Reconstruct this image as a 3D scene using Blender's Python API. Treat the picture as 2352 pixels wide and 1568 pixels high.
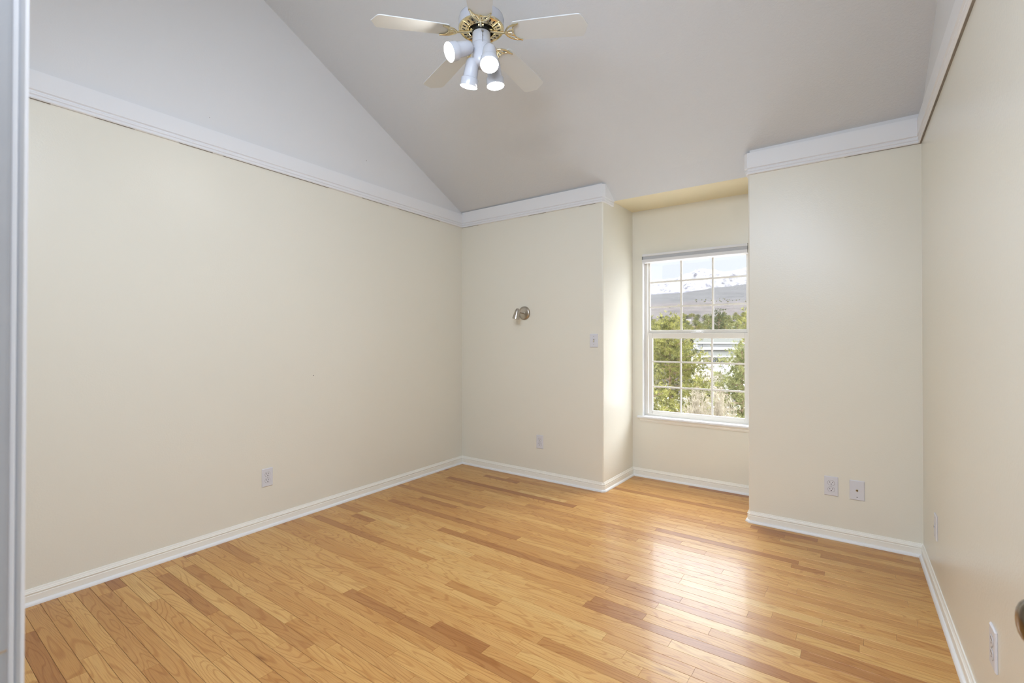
import bpy, math, random
from mathutils import Vector, Matrix, noise
R = math.radians
PI = math.pi
for o in list(bpy.data.objects): bpy.data.objects.remove(o, do_unlink=True)
S = bpy.context.scene
COL = S.collection

# ------------------------------------------------------------------ camera
cam_d = bpy.data.cameras.new('camera')
cam = bpy.data.objects.new('camera', cam_d); COL.objects.link(cam)
SHIFT = 11.0854/2352*-1
F_PX = 1103.1069; YAW = .6328; PITCH = .0072; ROLL = .0006; SY = -11.0854
fw = Vector((-math.sin(YAW)*math.cos(PITCH), math.cos(YAW)*math.cos(PITCH), math.sin(PITCH)))
rt = Vector((math.cos(YAW), math.sin(YAW), 0)); up = rt.cross(fw)
r2 = rt*math.cos(ROLL)+up*math.sin(ROLL); u2 = -rt*math.sin(ROLL)+up*math.cos(ROLL)
M = Matrix((r2, u2, -fw)).transposed().to_4x4(); M.translation = Vector((0, 0, 1.21))
cam.matrix_world = M
cam_d.sensor_width = 36; cam_d.lens = F_PX*36/2352; cam_d.shift_y = SHIFT
cam_d.clip_start = .02; cam_d.clip_end = 20000
cam_d.dof.use_dof = True; cam_d.dof.focus_distance = 3.2; cam_d.dof.aperture_fstop = 6.3
S.camera = cam

# ------------------------------------------------------------------ view, sky, sun, lamps
S.view_settings.view_transform = 'Standard'; S.view_settings.look = 'None'
S.view_settings.exposure = 0.07; S.view_settings.gamma = 1; S.view_settings.use_curve_mapping = False
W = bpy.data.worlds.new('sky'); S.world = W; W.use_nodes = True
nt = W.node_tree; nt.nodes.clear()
# hazy winter sky: even near the horizon, with an unseen bright patch added higher up on the window side to light the room
tc = nt.nodes.new('ShaderNodeTexCoord'); sep = nt.nodes.new('ShaderNodeSeparateXYZ'); ow = nt.nodes.new('ShaderNodeOutputWorld'); bg = nt.nodes.new('ShaderNodeBackground')
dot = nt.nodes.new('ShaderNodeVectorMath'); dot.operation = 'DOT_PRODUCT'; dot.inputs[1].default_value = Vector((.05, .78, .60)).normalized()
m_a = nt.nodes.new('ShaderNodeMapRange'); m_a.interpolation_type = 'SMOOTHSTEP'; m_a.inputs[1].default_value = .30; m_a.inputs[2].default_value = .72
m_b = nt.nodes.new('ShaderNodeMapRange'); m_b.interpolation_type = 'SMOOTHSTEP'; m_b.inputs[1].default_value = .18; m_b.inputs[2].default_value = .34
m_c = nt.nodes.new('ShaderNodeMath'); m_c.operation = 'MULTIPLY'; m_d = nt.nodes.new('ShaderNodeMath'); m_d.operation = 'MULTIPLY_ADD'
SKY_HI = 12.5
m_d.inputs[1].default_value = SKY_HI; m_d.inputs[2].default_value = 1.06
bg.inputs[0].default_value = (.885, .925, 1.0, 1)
L_ = nt.links.new
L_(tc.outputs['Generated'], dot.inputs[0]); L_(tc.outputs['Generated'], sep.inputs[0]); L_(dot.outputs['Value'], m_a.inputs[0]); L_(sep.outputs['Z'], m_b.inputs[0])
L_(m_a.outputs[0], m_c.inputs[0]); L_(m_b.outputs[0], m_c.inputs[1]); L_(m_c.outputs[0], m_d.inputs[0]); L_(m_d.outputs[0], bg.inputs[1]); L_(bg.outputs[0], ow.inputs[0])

def lamp(name, typ, loc, target, energy, color=(1, 1, 1), **kw):
    d = bpy.data.lights.new(name, typ); d.energy = energy; d.color = color
    for k, v in kw.items(): setattr(d, k, v)
    o = bpy.data.objects.new(name, d); COL.objects.link(o); o.location = loc
    o.rotation_euler = (Vector(target)-Vector(loc)).to_track_quat('-Z', 'Y').to_euler()
    return o
lamp('sun', 'SUN', (0, -20, 30), (-12, 20, 0), 3.4, (1, .965, .90), angle=R(.6))
lamp('doorway_fill', 'AREA', (-.80, .30, 2.35), (-1.95, 2.1, .15), 48, (.825, .96, 1.19), shape='SQUARE', size=1.2)  # added soft fill near the doorway, standing in for a bounced flash
lamp('hall_fill', 'AREA', (-.2, -.9, 2.3), (-.6, .8, 1.0), 17, (.9, .97, 1.1), shape='SQUARE', size=.6)  # unseen fill added in the hallway to brighten the room from behind the camera

# ------------------------------------------------------------------ mesh helpers
class MB:
    def __init__(s): s.v = []; s.f = []; s.m = []; s.sm = []
    def add(s, vs, fs, mat=0, smooth=False):
        b = len(s.v); s.v += [tuple(p) for p in vs]
        for f in fs: s.f.append(tuple(b+i for i in f)); s.m.append(mat); s.sm.append(smooth)
    def box(s, a, b, mat=0):
        x0, y0, z0 = a; x1, y1, z1 = b
        s.add([(x0,y0,z0),(x1,y0,z0),(x1,y1,z0),(x0,y1,z0),(x0,y0,z1),(x1,y0,z1),(x1,y1,z1),(x0,y1,z1)],
              [(0,3,2,1),(4,5,6,7),(0,1,5,4),(1,2,6,5),(2,3,7,6),(3,0,4,7)], mat)
    def prism(s, poly, dirv, mat=0, smooth=False):
        n = len(poly); d = Vector(dirv)
        vs = [Vector(p) for p in poly]+[Vector(p)+d for p in poly]
        s.add(vs, [tuple(range(n-1, -1, -1)), tuple(range(n, 2*n))], mat)
        s.add(vs, [(i, (i+1) % n, n+(i+1) % n, n+i) for i in range(n)], mat, smooth)
    def tube(s, pts, rad, seg=10, mat=0, cap=True, flat=1.0):
        pts = [Vector(p) for p in pts]; n = len(pts)
        if not hasattr(rad, '__len__'): rad = [rad]*n
        rings = []; prev = None
        for i, p in enumerate(pts):
            t = (pts[min(i+1, n-1)]-pts[max(i-1, 0)]).normalized()
            if prev is None:
                a = t.orthogonal().normalized() if abs(t.z) > .95 else t.cross(Vector((0, 0, 1))).normalized()
            else: a = (prev-t*prev.dot(t)).normalized()
            prev = a; b = t.cross(a)
            rings.append([p+(a*math.cos(2*PI*k/seg)+b*math.sin(2*PI*k/seg)*flat)*rad[i] for k in range(seg)])
        vs = [q for r in rings for q in r]
        fs = [(i*seg+k, i*seg+(k+1) % seg, (i+1)*seg+(k+1) % seg, (i+1)*seg+k) for i in range(n-1) for k in range(seg)]
        s.add(vs, fs, mat, True)
        if cap: s.add(vs, [tuple(range(seg-1, -1, -1)), tuple((n-1)*seg+k for k in range(seg))], mat, False)
    def lathe(s, prof, origin=(0,0,0), axis=(0,0,1), seg=32, mat=0, mats=None):
        ax = Vector(axis).normalized(); a = ax.orthogonal().normalized(); b = ax.cross(a); o = Vector(origin)
        n = len(prof); vs = []
        for r, z in prof:
            for k in range(seg):
                t = 2*PI*k/seg; vs.append(o+ax*z+(a*math.cos(t)+b*math.sin(t))*max(r, 1e-5))
        for i in range(n-1):
            s.add([], [], 0)
            bs = len(s.v)
        base = len(s.v); s.v += [tuple(p) for p in vs]
        for i in range(n-1):
            for k in range(seg):
                s.f.append((base+i*seg+k, base+i*seg+(k+1) % seg, base+(i+1)*seg+(k+1) % seg, base+(i+1)*seg+k))
                s.m.append(mats[i] if mats else mat); s.sm.append(True)
    def build(s, name, mats, parent=None, loc=None, angle=35, kind=None, label=None):
        me = bpy.data.meshes.new(name); me.from_pydata(s.v, [], s.f)
        if not isinstance(mats, (list, tuple)): mats = [mats]
        for m in mats: me.materials.append(m)
        me.polygons.foreach_set('material_index', s.m); me.polygons.foreach_set('use_smooth', s.sm)
        me.update()
        if any(s.sm): me.set_sharp_from_angle(angle=R(angle))
        o = bpy.data.objects.new(name, me); COL.objects.link(o)
        if parent: o.parent = parent
        if loc: o.location = loc
        if kind: o['kind'] = kind
        if label: o['label'] = label
        return o
def bevel(o, w=.002, seg=2):
    m = o.modifiers.new('bevel', 'BEVEL'); m.width = w; m.segments = seg; m.limit_method = 'ANGLE'; m.angle_limit = R(40)
    return o
def tag(o, label, cat, group=None):
    o['label'] = label; o['category'] = cat
    if group: o['group'] = group
    return o
def thing(name, loc, rz, label, cat, group=None):
    o = bpy.data.objects.new(name, None); COL.objects.link(o); o.location = loc; o.rotation_euler = (0, 0, rz)
    o.empty_display_size = .1
    return tag(o, label, cat, group)
def dup(root, loc, rz, label, group=None):
    r = root.copy(); COL.objects.link(r); r.location = loc; r.rotation_euler = (0, 0, rz); r['label'] = label
    if group: r['group'] = group
    for ch in list(root.children):
        c = ch.copy(); COL.objects.link(c); c.parent = r
        for gg in list(ch.children):
            d = gg.copy(); COL.objects.link(d); d.parent = c
    return r

# ------------------------------------------------------------------ materials
def mat(name, col, rough=.5, metal=0, spec=.5, coat=0, coat_rough=.1, emit=None, es=0, bump=None, vary=0, vscale=3):
    m = bpy.data.materials.new(name); m.use_nodes = True; t = m.node_tree; b = t.nodes['Principled BSDF']
    b.inputs['Base Color'].default_value = (*col, 1); b.inputs['Roughness'].default_value = rough
    b.inputs['Metallic'].default_value = metal; b.inputs['Specular IOR Level'].default_value = spec
    b.inputs['Coat Weight'].default_value = coat; b.inputs['Coat Roughness'].default_value = coat_rough
    if emit: b.inputs['Emission Color'].default_value = (*emit, 1); b.inputs['Emission Strength'].default_value = es
    co = t.nodes.new('ShaderNodeTexCoord')
    if vary:
        n = t.nodes.new('ShaderNodeTexNoise'); n.inputs['Scale'].default_value = vscale; n.inputs['Detail'].default_value = 4
        mx = t.nodes.new('ShaderNodeMix'); mx.data_type = 'RGBA'
        mx.inputs[6].default_value = (*[c*(1-vary) for c in col], 1); mx.inputs[7].default_value = (*[min(1, c*(1+vary)) for c in col], 1)
        t.links.new(co.outputs['Object'], n.inputs[0]); t.links.new(n.outputs[0], mx.inputs[0]); t.links.new(mx.outputs[2], b.inputs['Base Color'])
    if bump:
        sc, st, dist = bump
        n = t.nodes.new('ShaderNodeTexNoise'); n.inputs['Scale'].default_value = sc; n.inputs['Detail'].default_value = 3
        bp = t.nodes.new('ShaderNodeBump'); bp.inputs['Strength'].default_value = st; bp.inputs['Distance'].default_value = dist
        t.links.new(co.outputs['Object'], n.inputs[0]); t.links.new(n.outputs[0], bp.inputs['Height']); t.links.new(bp.outputs[0], b.inputs['Normal'])
    return m
CREAM = (.838, .808, .698)
m_wall = mat('cream_wall_paint', CREAM, .30, spec=.5, bump=(140, .18, .002), vary=.012, vscale=1.2)
m_soffit = mat('soffit_paint_bounce_glow', (.92, .83, .59), .45, bump=(140, .18, .002), vary=.012)  # wall cream made yellower and lighter: the alcove's bounced glow is in the colour
m_wall_peel = mat('cream_wall_orange_peel', CREAM, .28, spec=.6, bump=(95, .32, .003), vary=.012, vscale=1.2)
m_gable = mat('white_wall_paint', (.80, .80, .80), .55, bump=(140, .18, .002), vary=.01, vscale=1.5)
m_trim = mat('white_trim_paint', (.86, .865, .875), .35, vary=.01)
m_base = mat('cream_baseboard_paint', (.93, .91, .83), .35, vary=.01)
m_shoe = mat('white_shoe_paint', (.88, .88, .87), .35, vary=.02, vscale=8)
m_plate = mat('white_plastic', (.74, .74, .77), .35, vary=.01)
m_dark = mat('dark_slot', (.02, .017, .015), .6, vary=.1)
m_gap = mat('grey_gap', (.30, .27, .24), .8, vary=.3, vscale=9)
m_enamel = mat('white_enamel', (.56, .57, .605), .22, coat=.4, vary=.01)
m_blade = mat('ivory_blade', (.69, .705, .69), .38, vary=.02, vscale=6)
m_brass = mat('polished_brass', (.86, .76, .50), .14, metal=1, vary=.08, vscale=30)
m_black = mat('black_motor_metal', (.012, .011, .008), .35, metal=.3, vary=.2, vscale=20)
m_nickel = mat('brushed_nickel', (.50, .46, .40), .28, metal=1, vary=.1, vscale=40)
m_knob = mat('antique_pewter_knob', (.20, .17, .14), .18, metal=1, vary=.3, vscale=25)
m_steel = mat('steel_screw', (.5, .5, .5), .3, metal=1, vary=.1)
m_vinyl = mat('almond_vinyl_frame', (.80, .77, .70), .35, vary=.02)
m_blind = mat('white_blind_fabric', (.80, .80, .81), .5, vary=.02)
m_blindg = mat('grey_blind_channel', (.50, .51, .53), .5, vary=.02)
m_bulb = mat('lit_bulb_face', (1, 1, 1), .3, emit=(1, .97, .93), es=60, vary=.01)
m_hall = mat('hall_paint', (.74, .72, .66), .6, vary=.02)
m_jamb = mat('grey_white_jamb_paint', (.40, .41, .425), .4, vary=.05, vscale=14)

# ceiling: orange peel texture with a faint smudge
m_ceil = mat('ceiling_paint', (.71, .73, .745), .6)
t = m_ceil.node_tree; b = t.nodes['Principled BSDF']; co = t.nodes['Texture Coordinate']
def N(t, typ, **k):
    n = t.nodes.new(typ)
    for a, v in k.items(): setattr(n, a, v)
    return n
vo = N(t, 'ShaderNodeTexNoise'); vo.inputs['Scale'].default_value = 75; vo.inputs['Detail'].default_value = 5; vo.inputs['Distortion'].default_value = .8
rp = N(t, 'ShaderNodeValToRGB'); rp.color_ramp.elements[0].position = .42; rp.color_ramp.elements[1].position = .60
bp = N(t, 'ShaderNodeBump'); bp.inputs['Strength'].default_value = .22; bp.inputs['Distance'].default_value = .003
t.links.new(co.outputs['Object'], vo.inputs[0]); t.links.new(vo.outputs[0], rp.inputs[0]); t.links.new(rp.outputs[0], bp.inputs['Height']); t.links.new(bp.outputs[0], b.inputs['Normal'])
SM = (-1.98, 3.02, 2.70)   # dusty smudge on the ceiling
mp = N(t, 'ShaderNodeVectorMath', operation='SUBTRACT'); mp.inputs[1].default_value = SM
sc = N(t, 'ShaderNodeVectorMath', operation='MULTIPLY'); sc.inputs[1].default_value = (3.2, 5.5, 5.5)
ns = N(t, 'ShaderNodeTexNoise'); ns.inputs['Scale'].default_value = 5
ln = N(t, 'ShaderNodeVectorMath', operation='LENGTH'); ad = N(t, 'ShaderNodeMath', operation='ADD')
mr = N(t, 'ShaderNodeMapRange'); mr.inputs[1].default_value = .7; mr.inputs[2].default_value = 1.5; mr.inputs[3].default_value = .10; mr.inputs[4].default_value = 0
mx = N(t, 'ShaderNodeMix', data_type='RGBA'); mx.inputs[6].default_value = (.71, .73, .745, 1); mx.inputs[7].default_value = (.25, .25, .26, 1)
t.links.new(co.outputs['Object'], mp.inputs[0]); t.links.new(mp.outputs[0], sc.inputs[0]); t.links.new(sc.outputs[0], ln.inputs[0])
t.links.new(co.outputs['Object'], ns.inputs[0]); t.links.new(ln.outputs['Value'], ad.inputs[0]); t.links.new(ns.outputs[0], ad.inputs[1])
t.links.new(ad.outputs[0], mr.inputs[0]); t.links.new(mr.outputs[0], mx.inputs[0]); t.links.new(mx.outputs[2], b.inputs['Base Color'])

# oak strip floor
m_oak = mat('oak_strip_floor', (.6, .36, .15), .34, spec=.28, coat=.11, coat_rough=.085)
t = m_oak.node_tree; b = t.nodes['Principled BSDF']; co = t.nodes['Texture Coordinate']
b.inputs['Coat IOR'].default_value = 1.42
at = N(t, 'ShaderNodeAttribute', attribute_name='plank'); sp = N(t, 'ShaderNodeSeparateColor'); t.links.new(at.outputs['Color'], sp.inputs[0])
off = N(t, 'ShaderNodeCombineXYZ')
m1 = N(t, 'ShaderNodeMath', operation='MULTIPLY'); m1.inputs[1].default_value = 37
m2 = N(t, 'ShaderNodeMath', operation='MULTIPLY'); m2.inputs[1].default_value = 91
t.links.new(sp.outputs[1], m1.inputs[0]); t.links.new(sp.outputs[2], m2.inputs[0]); t.links.new(m1.outputs[0], off.inputs[0]); t.links.new(m2.outputs[0], off.inputs[2])
ax = N(t, 'ShaderNodeVectorMath', operation='ADD'); t.links.new(co.outputs['Object'], ax.inputs[0]); t.links.new(off.outputs[0], ax.inputs[1])
def stretched(sx, sy, scale, detail=2, dist=0):
    v = N(t, 'ShaderNodeVectorMath', operation='MULTIPLY'); v.inputs[1].default_value = (sx, sy, 1); t.links.new(ax.outputs[0], v.inputs[0])
    n = N(t, 'ShaderNodeTexNoise'); n.inputs['Scale'].default_value = scale; n.inputs['Detail'].default_value = detail; n.inputs['Distortion'].default_value = dist
    t.links.new(v.outputs[0], n.inputs[0]); return n
big = stretched(1.3, 11, 1.0, 1.5, .35)           # growth-ring field: its contour lines give cathedral grain
mul = N(t, 'ShaderNodeMath', operation='MULTIPLY'); mul.inputs[1].default_value = 105; t.links.new(big.outputs[0], mul.inputs[0])
sn = N(t, 'ShaderNodeMath', operation='SINE'); t.links.new(mul.outputs[0], sn.inputs[0])
rr = N(t, 'ShaderNodeMapRange'); rr.inputs[1].default_value = .45; rr.inputs[2].default_value = 1.0; t.links.new(sn.outputs[0], rr.inputs[0])
pore = stretched(9, 420, 1.0, 3); pr = N(t, 'ShaderNodeMapRange'); pr.inputs[1].default_value = .44; pr.inputs[2].default_value = .72; t.links.new(pore.outputs[0], pr.inputs[0])
blot = stretched(2.2, 9, 1.0, 3); br = N(t, 'ShaderNodeMapRange'); br.inputs[1].default_value = .35; br.inputs[2].default_value = .7; t.links.new(blot.outputs[0], br.inputs[0])
tone = N(t, 'ShaderNodeValToRGB'); te = tone.color_ramp.elements
te[0].position = 0; te[0].color = (.42, .186, .060, 1); te[1].position = 1; te[1].color = (.76, .52, .21, 1)
x = te.new(.25); x.color = (.56, .29, .093, 1)
x = te.new(.55); x.color = (.66, .37, .125, 1)
x = te.new(.8); x.color = (.71, .43, .153, 1)
t.links.new(sp.outputs[0], tone.inputs[0])
def mul_mix(prev, fac, amt, colr):
    f = N(t, 'ShaderNodeMath', operation='MULTIPLY'); f.inputs[1].default_value = amt; t.links.new(fac, f.inputs[0])
    mm = N(t, 'ShaderNodeMix', data_type='RGBA', blend_type='MULTIPLY'); mm.inputs[7].default_value = (*colr, 1)
    t.links.new(f.outputs[0], mm.inputs[0]); t.links.new(prev, mm.inputs[6]); return mm.outputs[2]
c1 = mul_mix(tone.outputs[0], rr.outputs[0], .52, (.68, .50, .34))
c1 = mul_mix(c1, pr.outputs[0], .45, (.62, .48, .36))
c1 = mul_mix(c1, br.outputs[0], .5, (.84, .70, .52))
kn = N(t, 'ShaderNodeTexVoronoi', feature='F1'); kn.inputs['Scale'].default_value = 1
kv = N(t, 'ShaderNodeVectorMath', operation='MULTIPLY'); kv.inputs[1].default_value = (2.3, 8.5, .03); t.links.new(co.outputs['Object'], kv.inputs[0]); t.links.new(kv.outputs[0], kn.inputs[0])
kr = N(t, 'ShaderNodeMapRange'); kr.inputs[1].default_value = .02; kr.inputs[2].default_value = .13; kr.inputs[3].default_value = 1; kr.inputs[4].default_value = 0; t.links.new(kn.outputs['Distance'], kr.inputs[0])
c1 = mul_mix(c1, kr.outputs[0], .55, (.35, .2, .1))
t.links.new(c1, b.inputs['Base Color'])
wv = N(t, 'ShaderNodeTexNoise'); wv.inputs['Scale'].default_value = 6; wv.inputs['Detail'].default_value = 2; t.links.new(co.outputs['Object'], wv.inputs[0])
bp = N(t, 'ShaderNodeBump'); bp.inputs['Strength'].default_value = .12; bp.inputs['Distance'].default_value = .004; t.links.new(wv.outputs[0], bp.inputs['Height'])
t.links.new(bp.outputs[0], b.inputs['Coat Normal'])
m_groove = mat('floor_groove', (.16, .085, .04), .6, vary=.2)

# glass: clear pane, fresnel reflection over straight transmission
m_glass = bpy.data.materials.new('window_glass'); m_glass.use_nodes = True; t = m_glass.node_tree; t.nodes.clear()
o_ = N(t, 'ShaderNodeOutputMaterial'); tr = N(t, 'ShaderNodeBsdfTransparent'); gl = N(t, 'ShaderNodeBsdfGlossy'); gl.inputs['Roughness'].default_value = .01
lw = N(t, 'ShaderNodeLayerWeight'); lw.inputs[0].default_value = .5; pw = N(t, 'ShaderNodeMath', operation='POWER'); pw.inputs[1].default_value = 5; fr = N(t, 'ShaderNodeMath', operation='MULTIPLY_ADD'); fr.inputs[1].default_value = .92; fr.inputs[2].default_value = .035; t.links.new(lw.outputs['Facing'], pw.inputs[0]); t.links.new(pw.outputs[0], fr.inputs[0]); mx = N(t, 'ShaderNodeMixShader'); tr.inputs[0].default_value = (.97, .98, .985, 1)
t.links.new(fr.outputs[0], mx.inputs[0]); t.links.new(tr.outputs[0], mx.inputs[1]); t.links.new(gl.outputs[0], mx.inputs[2]); t.links.new(mx.outputs[0], o_.inputs[0])

# ------------------------------------------------------------------ room plan
YF = 3.5266; YN = .0796; AL = .0401; AR = .024
def XL(y): return -3.1977+AL*(YF-y)
def XR(y): return .2627+AR*(YF-y)
XA, XB, YA = -1.6824, -.6264, 4.1308
YS, ZS = 3.705, 2.362
def ceil(x, y):
    z0 = 2.458+.008*(x+3.18)
    return z0+.475*(YF-y) if y < YF else z0-(z0-.5*(ZS+ZS))*(y-YF)/(YS-YF)
SPLIT = 2.38
P1 = Vector((XL(YF), YF)); RC = .012
def arc(cx, cy, a0, a1, n=5): return [Vector((cx+RC*math.cos(R(a0+(a1-a0)*i/n)), cy+RC*math.sin(R(a0+(a1-a0)*i/n)))) for i in range(n+1)]

def wall(name, pts, outs, z0=-.01, holes=None, ztop=None, mats=None):
    """plan polyline (room face) + matching outer points; cream up to SPLIT, white above, top follows the ceiling"""
    mb = MB(); n = len(pts); zt = [(ztop if ztop else ceil(p[0], p[1])+.06) for p in pts]
    for (a, c, mi) in ((z0, SPLIT, 0), (SPLIT, None, 1)):
        vs = []
        for p, q, z in zip(pts, outs, zt):
            top = c if c is not None else max(z, SPLIT+.001)
            vs += [(p[0], p[1], a), (q[0], q[1], a), (p[0], p[1], top), (q[0], q[1], top)]
        fs = []
        for i in range(n-1):
            k = 4*i; fs += [(k, k+4, k+6, k+2), (k+5, k+1, k+3, k+7), (k+2, k+6, k+7, k+3), (k, k+1, k+5, k+4)]
        fs += [(0, 2, 3, 1), (4*n-4, 4*n-3, 4*n-1, 4*n-2)]
        mb.add(vs, fs, mi, n > 3)
    return mb.build(name, mats or [m_wall, m_gable], kind='structure', angle=50)
T = .12
wall('wall_left', [Vector((XL(-.04), -.04)), P1], [Vector((XL(-.04)-T, -.04)), Vector((P1.x-T, YF+T))])
wall('wall_back_left', [P1, Vector((XA-RC, YF))], [Vector((P1.x, YF+T)), Vector((XA-RC, YF+T))])
al = arc(XA-RC, YF+RC, -90, 0)
wall('wall_alcove_left', al+[Vector((XA, YA))], [Vector((XA-T, YF+RC+.0))]*len(al)+[Vector((XA-T, YA))], ztop=2.46)
ar_ = arc(XB+RC, YF+RC, -90, -180)
wall('wall_alcove_right', [Vector((XB, YA))]+ar_[::-1], [Vector((XB+T, YA))]+[Vector((XB+T, YF+RC))]*len(ar_), ztop=2.46)
wall('wall_back_right', [Vector((XB+RC, YF)), Vector((XR(YF), YF))], [Vector((XB+RC, YF+T)), Vector((XR(YF), YF+T))])
wall('wall_right', [Vector((XR(YF), YF)), Vector((XR(-.04), -.04))], [Vector((XR(YF)+T, YF+T)), Vector((XR(-.04)+T, -.04))], mats=[m_wall_peel, m_gable])
# alcove back wall with the window opening
WX0, WX1, WZ0, WZ1 = -1.590, -.722, .532, 1.972
mb = MB()
for a, c in (((XA-T, YA, -.01), (WX0, YA+T, 2.46)), ((WX1, YA, -.01), (XB+T, YA+T, 2.46)), ((WX0, YA, -.01), (WX1, YA+T, WZ0)), ((WX0, YA, WZ1), (WX1, YA+T, 2.46))):
    mb.box(a, c)
mb.build('wall_alcove_back', m_wall, kind='structure')
# near wall with the doorway (camera stands in it)
DX0, DX1, DZ = -.606, .262, 2.045
mb = MB()
for (a, c) in ((XL(.02)-.02, DX0-.012), (DX1+.012, XR(.02)+.02)):
    za, zc = ceil(a, 0)+.05, ceil(c, 0)+.05
    mb.prism([(a, -.04, -.01), (c, -.04, -.01), (c, -.04, zc), (a, -.04, za)], (0, YN+.04, 0))
mb.prism([(DX0-.012, -.04, DZ+.015), (DX1+.012, -.04, DZ+.015), (DX1+.012, -.04, ceil(DX1, 0)+.05), (DX0-.012, -.04, ceil(DX0, 0)+.05)], (0, YN+.04, 0))
mb.build('wall_near', [m_wall], kind='structure')

# sloping ceiling and alcove soffit
mb = MB(); x0, x1 = XL(-.04)-.16, XR(-.04)+.14
def slab(ys, x0, x1, th):
    vs = []
    for y in ys: vs += [(x0, y, ceil(x0, y)), (x1, y, ceil(x1, y)), (x0, y, ceil(x0, y)+th), (x1, y, ceil(x1, y)+th)]
    n = len(ys); fs = []
    for i in range(n-1):
        k = 4*i; fs += [(k, k+4, k+5, k+1), (k+2, k+3, k+7, k+6), (k, k+2, k+6, k+4), (k+1, k+5, k+7, k+3)]
    fs += [(0, 1, 3, 2), (4*n-4, 4*n-2, 4*n-1, 4*n-3)]
    mb.add(vs, fs)
slab([-.06, YF], x0, x1, .16)
slab([YF, YS], XA-.1, XB+.1, .16)
mb.box((x0, YF, 2.47), (XA-.1, YF+.16, 2.63)); mb.box((XB+.1, YF, 2.49), (x1, YF+.16, 2.63))
mb.build('ceiling', m_ceil, kind='structure')
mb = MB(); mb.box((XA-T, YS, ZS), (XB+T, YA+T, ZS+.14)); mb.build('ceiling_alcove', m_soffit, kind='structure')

# ------------------------------------------------------------------ floor: every strip its own bevelled board
random.seed(11)
PW = .0582; PY0 = .5036
special = [(-2.97,-1.70,44,0.0),(-3.14,-2.22,37,.2),(-2.20,-1.05,29,.08),(-2.87,-2.38,27,.95),(-2.07,-1.55,24,.85),(-1.34,-.86,22,.9),(-2.86,-2.65,26,.08),
(-1.48,-1.20,16,.04),(-2.33,-1.93,23,.3),(-2.10,-1.51,28,.8),(-1.68,-1.36,21,.3),(-1.90,-1.23,23,.82),(-1.03,-.78,26,.06),(-.75,-.15,33,.95),(-1.36,-1.04,25,.78),
(-.75,-.51,21,.78),(-.42,-.02,31,.22),(-2.79,-2.2,-2,.08),(-3.02,-2.29,-1,.35),(-2.92,-2.33,7,.12),(-3.0,-2.65,8,.85),(-3.05,-2.66,5,.88),(-2.92,-1.77,9,.2),
(-3.05,-2.13,2,.28),(-2.37,-2.0,10,.78),(-.55,-.40,49,.1),(-.32,-.17,42,.15),(-.27,.27,47,.3)]
mb = MB(); tones = []
fx0, fx1 = -3.36, .40
def board(x0, x1, y0, tn):
    g_ = .0004; bv = .0008; d = -.0012
    ta, tb = random.uniform(-.00013, .00013), random.uniform(-.00013, .00013)
    xs = [x0+.00015, x0+.00055, x1-.00055, x1-.00015]; ys = [y0+g_, y0+g_+bv, y0+PW-g_-bv, y0+PW-g_]
    zt = [0+ta, 0+tb]
    vs = [(xs[1], ys[1], zt[0]), (xs[2], ys[1], zt[0]), (xs[2], ys[2], zt[1]), (xs[1], ys[2], zt[1]),
          (xs[0], ys[0], d), (xs[3], ys[0], d), (xs[3], ys[3], d), (xs[0], ys[3], d)]
    mb.add(vs, [(0,1,2,3),(4,5,1,0),(5,6,2,1),(6,7,3,2),(7,4,0,3)])
    r = (tn, random.random(), random.random())
    tones.extend([r]*5)
for k in range(-31, 64):
    y0 = PY0+k*PW
    sps = sorted([s for s in special if s[2] == k])
    cuts = []; x = fx0-random.uniform(0, .7)
    segs = []
    bounds = [(fx0, None)]+[(s[0], s[1], s[3]) for s in sps]
    cur = fx0
    for s in sps+[None]:
        end = s[0] if s else fx1
        while cur < end-1e-4:
            L_ = random.choice([random.uniform(.22, .5), random.uniform(.45, .95), random.uniform(.8, 1.5)])
            if cur == fx0 : L_ *= random.uniform(.3, 1)
            nx = cur+L_
            if end-nx < .16: nx = end
            tn = min(1, max(0, random.gauss(.56, .17)))
            if random.random() < .07: tn = random.uniform(.02, .2)
            segs.append((cur, min(nx, end), tn)); cur = nx
        if s: segs.append((s[0], s[1], s[3])); cur = s[1]
    for a, c, tn in segs: board(a, c, y0, tn)
nb = len(mb.f)
mb.add([(fx0, PY0-31*PW, -.0011), (fx1, PY0-31*PW, -.0011), (fx1, PY0+64*PW, -.0011), (fx0, PY0+64*PW, -.0011)], [(0, 1, 2, 3)], 1)
mb.box((fx0, PY0-31*PW, -.05), (fx1, PY0+64*PW, -.0016), 1)
fl = mb.build('floor', [m_oak, m_groove], kind='structure')
ca = fl.data.color_attributes.new('plank', 'FLOAT_COLOR', 'CORNER')
tones += [(.1, .1, .1)]*(len(mb.f)-len(tones))
buf = []
for p, tn in zip(fl.data.polygons, tones): buf += [tn[0], tn[1], tn[2], 1.0]*p.loop_total
ca.data.foreach_set('color', buf)

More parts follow.
